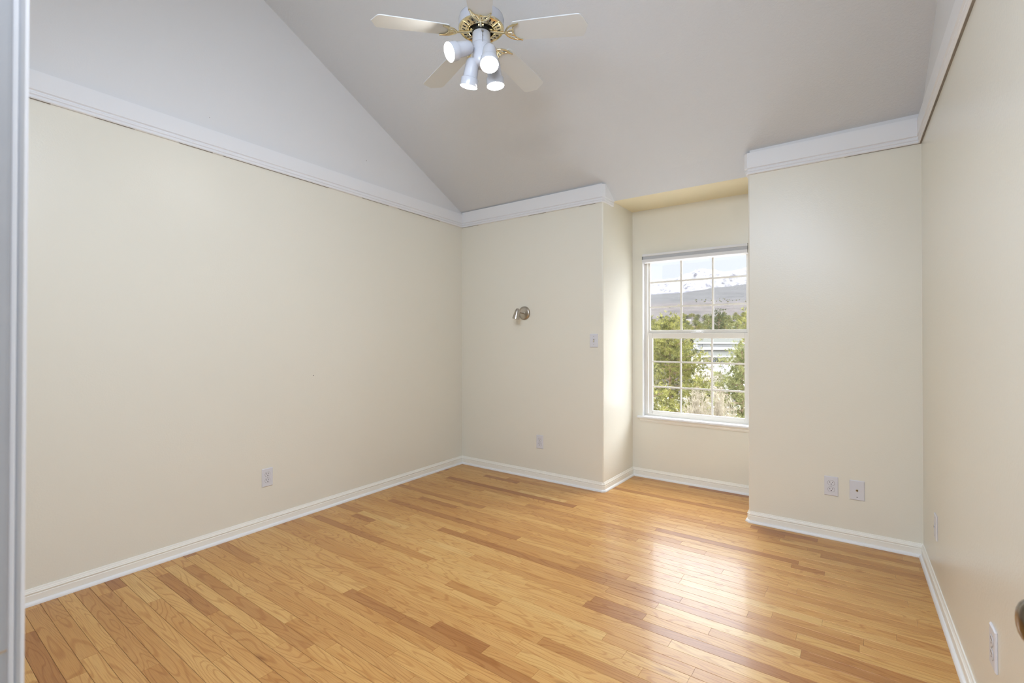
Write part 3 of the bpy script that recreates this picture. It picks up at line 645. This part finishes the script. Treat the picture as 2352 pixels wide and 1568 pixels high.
# ------------------------------------------------------------------ outside: land, mountains, houses, trees
def mat_simple(name, c1_, c2_, sc_x, rough=.9, detail=5, coords='Object', p0=.35, p1=.65):
    m = bpy.data.materials.new(name); m.use_nodes = True; t = m.node_tree; b = t.nodes['Principled BSDF']; b.inputs['Roughness'].default_value = rough; b.inputs['Specular IOR Level'].default_value = .1
    co = N(t, 'ShaderNodeTexCoord'); n = N(t, 'ShaderNodeTexNoise'); n.inputs['Scale'].default_value = sc_x; n.inputs['Detail'].default_value = detail
    r_ = N(t, 'ShaderNodeValToRGB'); r_.color_ramp.elements[0].position = p0; r_.color_ramp.elements[1].position = p1
    r_.color_ramp.elements[0].color = (*c1_, 1); r_.color_ramp.elements[1].color = (*c2_, 1)
    t.links.new(co.outputs[coords], n.inputs[0]); t.links.new(n.outputs[0], r_.inputs[0]); t.links.new(r_.outputs[0], b.inputs['Base Color'])
    return m
m_ground = mat_simple('snowy_ground', (.42, .38, .33), (.80, .79, .78), .5, p0=.4, p1=.55)
m_slope = mat_simple('sagebrush_slope', (.036, .027, .0235), (.072, .056, .048), .03, detail=8)
t = m_slope.node_tree; b = t.nodes['Principled BSDF']; rl = [n for n in t.nodes if n.type == 'VALTORGB'][0]; gco = [n for n in t.nodes if n.type == 'TEX_COORD'][0]
vz = N(t, 'ShaderNodeTexVoronoi'); vz.inputs['Scale'].default_value = .045; vr = N(t, 'ShaderNodeMapRange'); vr.inputs[1].default_value = .18; vr.inputs[2].default_value = .30; vr.inputs[3].default_value = .65; vr.inputs[4].default_value = 0
mg = N(t, 'ShaderNodeMix', data_type='RGBA'); mg.inputs[7].default_value = (.030, .032, .016, 1)
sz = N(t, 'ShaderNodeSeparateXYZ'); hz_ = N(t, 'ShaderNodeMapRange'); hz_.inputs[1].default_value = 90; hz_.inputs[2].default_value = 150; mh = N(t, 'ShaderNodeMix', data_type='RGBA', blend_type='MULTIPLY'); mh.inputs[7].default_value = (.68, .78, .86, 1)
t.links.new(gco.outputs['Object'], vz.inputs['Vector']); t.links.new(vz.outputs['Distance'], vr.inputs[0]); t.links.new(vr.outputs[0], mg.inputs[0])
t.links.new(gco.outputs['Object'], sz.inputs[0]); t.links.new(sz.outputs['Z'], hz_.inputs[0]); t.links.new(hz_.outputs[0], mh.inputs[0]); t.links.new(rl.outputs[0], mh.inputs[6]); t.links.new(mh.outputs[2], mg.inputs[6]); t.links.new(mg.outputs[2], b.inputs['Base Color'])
m_mtn = bpy.data.materials.new('snowy_mountain'); m_mtn.use_nodes = True; t = m_mtn.node_tree; b = t.nodes['Principled BSDF']; b.inputs['Roughness'].default_value = .9; b.inputs['Specular IOR Level'].default_value = .05
co = N(t, 'ShaderNodeTexCoord'); n1 = N(t, 'ShaderNodeTexNoise'); n1.inputs['Scale'].default_value = .016; n1.inputs['Detail'].default_value = 10; n1.inputs['Roughness'].default_value = .7
ge = N(t, 'ShaderNodeNewGeometry'); s3 = N(t, 'ShaderNodeSeparateXYZ'); t.links.new(ge.outputs['Position'], s3.inputs[0]); t.links.new(co.outputs['Object'], n1.inputs[0])
hh = N(t, 'ShaderNodeMapRange'); hh.inputs[1].default_value = 372; hh.inputs[2].default_value = 420; hh.inputs[3].default_value = .0; hh.inputs[4].default_value = .215; t.links.new(s3.outputs['Z'], hh.inputs[0])
a1 = N(t, 'ShaderNodeMath', operation='ADD'); t.links.new(n1.outputs[0], a1.inputs[0]); t.links.new(hh.outputs[0], a1.inputs[1])
cr1 = N(t, 'ShaderNodeValToRGB'); cr1.color_ramp.elements[0].position = .60; cr1.color_ramp.elements[1].position = .74
cr1.color_ramp.elements[0].color = (.115, .11, .122, 1); cr1.color_ramp.elements[1].color = (.285, .28, .288, 1)
t.links.new(a1.outputs[0], cr1.inputs[0]); t.links.new(cr1.outputs[0], b.inputs['Base Color'])
def pxray(u, v):
    a_ = (u-1176)/F_PX; b_ = -(v-784-SY)/F_PX
    return (r2*a_+u2*b_+fw)
def az_of(u):   # azimuth from +Y toward -X in radians
    d = pxray(u, 773); return math.atan2(-d.x, d.y)
def elev(v, u=1600):
    d = pxray(u, v); return d.z/math.hypot(d.x, d.y)
# skyline read as pixel columns -> azimuth, height angle
def interp(tab, x):
    if x <= tab[0][0]: return tab[0][1]
    for (a, c), (e_, f_) in zip(tab, tab[1:]):
        if x <= e_: return c+(f_-c)*(x-a)/(e_-a)
    return tab[-1][1]
AZ = [az_of(u) for u in (1480, 1530, 1555, 1575, 1600, 1614, 1640, 1665, 1690, 1716)]
EV = [.104, .108, .112, .128, .137, .1395, .134, .130, .136, .143]
EV = [elev(v, u) for v, u in ((646, 1490), (641, 1530), (640, 1555), (632, 1575), (621, 1600), (618, 1614), (621, 1640), (625, 1665), (620, 1690), (613, 1716))]
sky_tab = sorted([(.6, .09), (.5, .115), (.42, .095)]+list(zip(AZ, EV))+[(-.02, .15), (-.12, .12), (-.3, .135), (-.5, .1)])
def terrain(name, d0, d1, nd, az0, az1, na, hfun, material):
    mb = MB(); vs = []
    for i in range(nd+1):
        d = d0*(d1/d0)**(i/nd)
        for j in range(na+1):
            a = az0+(az1-az0)*j/na; x_, y_ = -math.sin(a)*d, math.cos(a)*d
            vs.append((x_, y_, hfun(d, a, x_, y_)))
    fs = [(i*(na+1)+j, (i+1)*(na+1)+j, (i+1)*(na+1)+j+1, i*(na+1)+j+1) for i in range(nd) for j in range(na)]
    mb.add(vs, fs, 0, True); o = mb.build(name, material, angle=180, kind='structure')
    return o
def fbm(x_, y_, s, o=5): return noise.fractal(Vector((x_*s, y_*s, 3.1)), 1.0, 2.0, o)
def h_slope(d, a, x_, y_):
    base_ = interp([(8, -3.0), (40, -3.2), (120, -3.5), (300, 1.0), (500, 9), (1000, 56), (2200, 180), (4060, 374), (4500, 385)], d)*(1+.16*max(0, min(1, (AZ[3]-a)/(AZ[3]-AZ[9])))*max(0, min(1, (d-1800)/2000)))
    return base_+fbm(x_, y_, .004, 4)*min(14, d*.008)
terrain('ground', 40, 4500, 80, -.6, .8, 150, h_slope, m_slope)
mb = MB(); gx = [-30+i*1.25 for i in range(49)]; gy = [4.6+i*1.25 for i in range(34)]; vs = [(x_, y_, -3.12+.10*fbm(x_, y_, .35, 4)-.006*max(0, y_-12)) for y_ in gy for x_ in gx]
mb.add(vs, [(j*49+i, j*49+i+1, (j+1)*49+i+1, (j+1)*49+i) for j in range(33) for i in range(48)], 0, True); mb.build('ground_snow', m_ground, angle=180, kind='structure')
def h_m(d, a, x_, y_):
    crest = interp(sky_tab, a)*6200+1.2
    t_ = (d-3980)/(6200-3980)
    if t_ <= 1: s_ = max(0, t_)**1.05
    else: s_ = max(0, 1-(t_-1)*1.2)
    rid = noise.ridged_multi_fractal(Vector((x_*.0016, y_*.0011, 1.7)), 1.0, 2.1, 6, 1.0, 2.0)
    foot = interp([(3900, 320), (4000, 368)], d)
    return foot+(crest-foot)*s_+(rid-1.2)*150*math.sin(PI*min(1, max(0, t_)))**.8+fbm(x_, y_, .006, 4)*16
terrain('mountain', 3900, 7600, 110, -.55, .75, 420, h_m, m_mtn)
m_pinkrock = None

# foliage
def leafmat(name, a, c):
    m = mat_simple(name, a, c, 3.4, detail=8, p0=.34, p1=.66); return m
m_pine = leafmat('pine_needles', (.075, .082, .030), (.42, .405, .13))
m_pine2 = leafmat('pale_pine_needles', (.11, .125, .05), (.38, .385, .17))
m_fir = leafmat('dark_fir_needles', (.07, .085, .045), (.17, .19, .10))
m_brush = leafmat('dry_brush', (.30, .26, .19), (.58, .52, .42))
m_bark = mat_simple('bark', (.20, .14, .09), (.40, .30, .21), 8)
WB = .13
def spray(mb, p, d, size, nblade, rnd):
    """one needle tuft: thin tapering blades fanning from p around direction d"""
    d = d.normalized(); a = d.orthogonal().normalized(); b_ = d.cross(a)
    for _ in range(nblade):
        t_ = rnd.uniform(0, 2*PI); w_ = rnd.uniform(.15, 1.0)
        dir_ = (d*(1.1-w_*.6)+(a*math.cos(t_)+b_*math.sin(t_))*w_).normalized(); l = size*rnd.uniform(.7, 1.2)
        sd = dir_.cross(Vector((rnd.uniform(-1, 1), rnd.uniform(-1, 1), rnd.uniform(-1, 1)))).normalized()*size*WB
        mid = p+dir_*l*.55
        mb.add([p, mid-sd, p+dir_*l, mid+sd], [(0, 1, 2, 3)])
def tree(name, label, cat, x_, y_, z_, h, rad, seed, mt, ntuft=900, size=.16, shape='round', group=None, trunk=.09, low=.08, nb=7):
    rnd = random.Random(seed)
    root = thing(name, (x_, y_, z_), 0, label, cat, group)
    tk = MB(); tk.tube([(0, 0, -.3), (.03*h*.1, .02, h*.4), (0, 0, h*.93)], [trunk, trunk*.6, trunk*.1], 8)
    fo = MB()
    nbr = max(12, int(h*9))
    for i in range(nbr):
        f = low+(1-low)*(i+rnd.random())/nbr
        if shape == 'cone': rr_ = rad*(1-f)**.85+.04*rad
        else: rr_ = rad*(math.sin(PI*min(1, (f*.86+.16)))**.6)
        az = rnd.uniform(0, 2*PI); L_ = rr_*rnd.uniform(.75, 1.12)
        st = Vector((0, 0, h*f*.93)); lift = rnd.uniform(-.05, .45) if shape != 'cone' else rnd.uniform(-.25, .1)
        tip = st+Vector((math.cos(az)*L_, math.sin(az)*L_, L_*lift))
        tk.tube([st, st.lerp(tip, .5)+Vector((0, 0, -.03*L_)), tip], [trunk*.3, trunk*.18, trunk*.06], 5, cap=False)
        nt_ = max(3, int(ntuft/nbr*(rr_/rad+.3)))
        for _ in range(nt_):
            u_ = rnd.uniform(.08, 1.05); c = st.lerp(tip, u_); sp_ = rad*.20*(1.1-.4*u_)
            p = c+Vector((rnd.gauss(0, sp_), rnd.gauss(0, sp_), rnd.gauss(0, sp_*.8)))
            dr = (Vector((p.x, p.y, 0))*.8+Vector((rnd.gauss(0, .3), rnd.gauss(0, .3), rad*.5)))
            spray(fo, p, dr, size*rnd.uniform(.7, 1.3), nb, rnd)
    tk.build('trunk', m_bark, parent=root); fo.build('foliage', mt, parent=root)
    return root
def place(u, D):   # ground position along the window sightline of a column, at camera depth D
    d = pxray(u, 773); return d.x*D, d.y*D
def Zv(v, D): return 1.21+pxray(1600, v).z*D
T_ = tree
WB = .055
x_, y_ = place(1538, 15.6); T_('pine_tree', 'large yellow-green pine filling the left side of the window view', 'tree', x_, y_, -3.3, 5.60, 1.30, 1, m_pine, 5200, .105, nb=12)
x_, y_ = place(1596, 12.8); T_('pine_tree', 'lower bushy pine in the middle of the lower window panes', 'tree', x_, y_, -3.4, 3.75, .80, 2, m_pine, 3200, .095, nb=11)
x_, y_ = place(1486, 11.0); T_('pine_tree', 'bushy pine at the left edge of the lower window panes', 'tree', x_, y_, -3.4, 4.3, .72, 22, m_pine, 2200, .095, nb=11)
x_, y_ = place(1704, 14); T_('pine_tree', 'thin pale green pine at the right side of the window view before the white house', 'tree', x_, y_, -3.3, 4.55, 1.0, 3, m_pine2, 2000, .12, low=.10, nb=12)
x_, y_ = place(1655, 11.2); T_('pine_tree', 'short pine below the white house in the lower window panes', 'tree', x_, y_, -3.4, 3.15, .62, 44, m_pine2, 1700, .10, nb=11)
x_, y_ = place(1651, 62); T_('fir_tree', 'dark pointed conifer rising beyond the upper sash, right of its centre', 'tree', x_, y_, -4, 4+Zv(704, 62), 2.3, 5, m_fir, 1500, .30, nb=9, shape='cone', trunk=.15)
x_, y_ = place(1628, 70); T_('fir_tree', 'small yellowish conifer left of the dark pointed conifer', 'tree', x_, y_, -4, 4+Zv(716, 70), 2.2, 6, m_pine2, 900, .32, nb=9, shape='cone', trunk=.15)
x_, y_ = place(1694, 46); T_('pine_tree', 'rounded green pine crown at the lower right of the upper sash', 'tree', x_, y_, -3.6, 3.6+Zv(724, 46), 1.7, 7, m_pine2, 1300, .24, nb=9, trunk=.12)
x_, y_ = place(1722, 20); T_('pine_tree', 'tall pine whose branch tips just enter at the right edge of the window', 'tree', x_, y_, -3.2, 3.2+Zv(690, 20), .75, 8, m_pine, 900, .14, nb=12)
# shrubs and small trees of the middle distance
rnd = random.Random(77)
proto = []
for k in range(3):
    mt = (m_pine, m_pine2, m_fir)[k]
    proto.append(T_('juniper_bush', 'x', 'bush', 0, 0, 0, 3.0, 1.7, 100+k, mt, 420, .34, nb=7, trunk=.12, group='distant junipers and shrubs outside the window'))
first = [True]*3
LBL = ['distant yellow-green juniper among the bushes below the slope', 'distant pale green juniper among the bushes below the slope', 'distant dark green juniper among the bushes below the slope']
placed = [(*place(1651, 62), 1.0), (*place(1628, 70), 1.0), (*place(1694, 46), .7)]+[(*place(u_, d_), 2.6) for u_, d_ in ((1578, 655), (1611, 590), (1594, 525), (1684, 515))]
for i in range(1500):
    u = rnd.uniform(1455, 1740); D = rnd.choice([rnd.uniform(60, 160), rnd.uniform(440, 560), rnd.uniform(480, 640), rnd.uniform(500, 760), rnd.uniform(1300, 1650)]); k = rnd.randrange(3)
    px_, py_ = place(u, D); dist = math.hypot(px_, py_); z_ = h_slope(dist, math.atan2(-px_, py_), px_, py_)-.2
    s = rnd.uniform(.9, 1.5)*(1+min(D, 700)/900)
    if D > 1000: s *= .5
    if (D > 1000 and (u < 1585 or rnd.random() < .4)): continue
    if any((px_-a_)**2+(py_-b_)**2 < (1.95*(s+c_))**2 for a_, b_, c_ in placed) or len(placed) >= 270: continue
    placed.append((px_, py_, s))
    if first[k]: o = proto[k]; o.location = (px_, py_, z_); o.rotation_euler = (0, 0, rnd.uniform(0, 6)); first[k] = False
    else: o = dup(proto[k], (px_, py_, z_), rnd.uniform(0, 6), '')
    o['label'] = LBL[k]; o['group'] = ('yellow-green', 'pale green', 'dark green')[k]+' junipers in the distance'
    o.scale = (s, s, s)
WB = .03
# dry pale shrub in front
for (u, D, h, w_, sd, lb) in ((1602, 10.0, 1.1, .30, 9, 'pale dry bush at the bottom of the window view, left one'), (1652, 9.9, 1.15, .30, 10, 'pale dry bush at the bottom of the window view, right one')):
    px_, py_ = place(u, D); rnd = random.Random(sd); root = thing('dry_shrub', (px_, py_, -3.15), 0, lb, 'shrub')
    mb = MB(); zb = Zv(957, D)+3.15
    for _ in range(520):
        a_ = rnd.uniform(0, 2*PI); r_ = rnd.uniform(0, 1); t_ = Vector((math.cos(a_)*r_*w_*1.7, math.sin(a_)*r_*w_*1.7, (zb+.40)*(1-.28*r_*r_)*rnd.uniform(.75, 1.05)))
        s0 = Vector((math.cos(a_)*r_*.08, math.sin(a_)*r_*.08, -.1))
        mb.tube([s0, Vector((t_.x*.35, t_.y*.35, t_.z*.6)), t_], [.005, .004, .0025], 4, cap=False)
        spray(mb, t_, t_, .10, 8, rnd); spray(mb, t_*.8, t_, .10, 5, rnd)
    mb.build('twigs', m_brush, parent=root)

# white house with green-grey roofs
m_hw = mat('house_white_siding', (.78, .78, .79), .7, vary=.02); m_roof = mat('green_grey_roof', (.135, .135, .120), 1.0, spec=0, vary=.12, vscale=5)
m_hwin = mat('house_window_glass', (.16, .18, .22), .1, vary=.1); m_beige = mat('house_porch_beige', (.66, .60, .52), .7, vary=.03)
D = 34; hx, hy = place(1660, D); yaw_h = math.atan2(-hx, hy)+R(6)
ho = thing('house', (hx, hy, -3.3), yaw_h, 'white two-storey house with grey-green roofs and a balcony behind the pines', 'house')
def hz(v): return Zv(v, D)+3.3
s = D/F_PX*1.0   # metres per pixel there
def hb(name, u0, u1, v0, v1, y0, y1, m, par=ho):
    mb = MB(); mb.box(((u0-1660)*s*1.08, y0, hz(v1)), ((u1-1660)*s*1.08, y1, hz(v0))); return mb.build(name, m, parent=par)
hb('wall', 1612, 1760, 786, 900, 1.0, 7, m_hw)
hb('wall', 1600, 1760, 815, 900, .4, 1.0, m_beige)
hb('wall', 1660, 1760, 818, 900, -.4, .4, m_hw)
def roof(u0, u1, vr, ve, y0, y1, yr):
    mb = MB(); a, c = (u0-1660)*s*1.08, (u1-1660)*s*1.08; z0, z1 = hz(ve), hz(vr)
    vs = [(a, y0, z0), (c, y0, z0), (c, yr, z1), (a, yr, z1), (a, y1, z0), (c, y1, z0)]
    mb.add(vs+[(v[0], v[1], v[2]-.12) for v in vs], [(0, 1, 2, 3), (3, 2, 5, 4), (6, 9, 8, 7), (9, 10, 11, 8), (0, 6, 7, 1), (4, 5, 11, 10), (0, 3, 9, 6), (3, 4, 10, 9), (1, 7, 8, 2), (2, 8, 11, 5)])
    return mb.build('roof', m_roof, parent=ho)
def fascia(u0, u1, v, y): hb('fascia', u0, u1, v-1, v+2.2, y-.08, y, m_hw)
roof(1604, 1765, 764, 787, .72, 8, 4); fascia(1604, 1765, 787, .72)
roof(1596, 1765, 803, 817, -1.0, 1.2, 1.15); fascia(1596, 1765, 817, -1.0)
for (u0, u1, v0, v1, y) in ((1616, 1621, 822, 832, .4), (1638, 1651, 822, 832, .4), (1614, 1622, 789, 800, 1.0), (1684, 1692, 822, 836, -.4), (1697, 1704, 822, 836, -.4)):
    w_ = hb('house_window', u0, u1, v0, v1, y-.05, y+.02, m_hwin)
    mb = MB(); cx_ = ((u0+u1)/2-1660)*s*1.08
    for q_ in (-.28, 0, .28):
        mb.box((cx_+q_*(u1-u0)*s-.02, y-.07, hz(v1)), (cx_+q_*(u1-u0)*s+.02, y-.05, hz(v0)))
    mb.box(((u0-1660)*s*1.08, y-.07, (hz(v0)+hz(v1))/2-.02), ((u1-1660)*s*1.08, y-.05, (hz(v0)+hz(v1))/2+.02)); mb.build('window_bars', m_hw, parent=w_)
hb('balcony_deck', 1596, 1672, 847, 851, -1.3, .4, m_hw)
mb = MB()
for i in range(40): xx = (1597+i*1.9-1660)*s*1.08; mb.box((xx-.012, -1.3, hz(848)), (xx+.012, -1.27, hz(836)))
mb.box(((1596-1660)*s*1.08, -1.32, hz(837)), ((1672-1660)*s*1.08, -1.25, hz(835))); mb.build('balcony_railing', m_hw, parent=ho)
for u in (1597, 1616, 1636, 1671):
    mb = MB(); xx = (u-1660)*s*1.08; mb.box((xx-.06, -1.2, 0), (xx+.06, -1.08, hz(817))); mb.build('porch_post', m_hw, parent=ho)
# far small houses
for (u, v, D, w_, h, wc, rc, lb) in ((1578, 734, 655, 9.5, 2.2, (.78, .76, .74), (.55, .42, .34), 'long low white house far off among the bushes, left of the window centre'),
    (1611, 742, 590, 6.0, 2.6, (.80, .80, .80), (.80, .79, .78), 'small white cottage far off in the middle of the upper sash'),
    (1594, 751, 525, 6.0, 2.8, (.78, .74, .70), (.60, .40, .30), 'little house with a reddish roof at the lower edge of the upper sash'),
    (1684, 752, 515, 6.5, 3.2, (.72, .70, .68), (.30, .42, .40), 'small house with a blue-green roof below the rounded pine'),
    (1709, 690, 1500, 6, 2.6, (.8, .8, .8), (.75, .75, .75), 'tiny white building on the slope at the right of the window')):
    px_, py_ = place(u, D); z_ = Zv(v+3, D)
    hh_ = thing('distant_house', (px_, py_, z_-4), math.atan2(-px_, py_), lb, 'house')
    mw = mat('far_wall', wc, .8, vary=.02); mr_ = mat('far_roof', rc, .8, vary=.05)
    mb = MB(); mb.box((-w_/2, 0, -6), (w_/2, w_*.6, 4+h*.5)); mb.build('wall', mw, parent=hh_)
    mb = MB(); z0 = 4+h*.5; y0, y1 = -.4, w_*.6+.4
    mb.prism([(-w_/2-.4, y0, z0), (-w_/2-.4, y1, z0), (-w_/2-.4, (y0+y1)/2, z0+h*.45)], (w_+.8, 0, 0)); mb.build('roof', mr_, parent=hh_)
    mb = MB()
    for q_ in (-.3, .05, .3): mb.box((w_*q_, -.06, 4-h*.25), (w_*(q_+.12), .02, 4+h*.2))
    mb.build('house_windows', m_hwin, parent=hh_)

# small scuffs and nail holes on the painted walls
wl = bpy.data.objects['wall_left']; wr = bpy.data.objects['wall_back_left']
for (yy, zz, rr_) in ((1.905, .96, .0035), (1.22, 2.52, .002), (2.36, 2.62, .003)):
    mb = MB(); mb.lathe([(0, 0), (rr_, 0), (rr_*.7, .0006), (0, .0008)], (XL(yy), yy, zz), (1, AL, 0), 10); mb.build('nail_hole', m_gap, parent=wl)
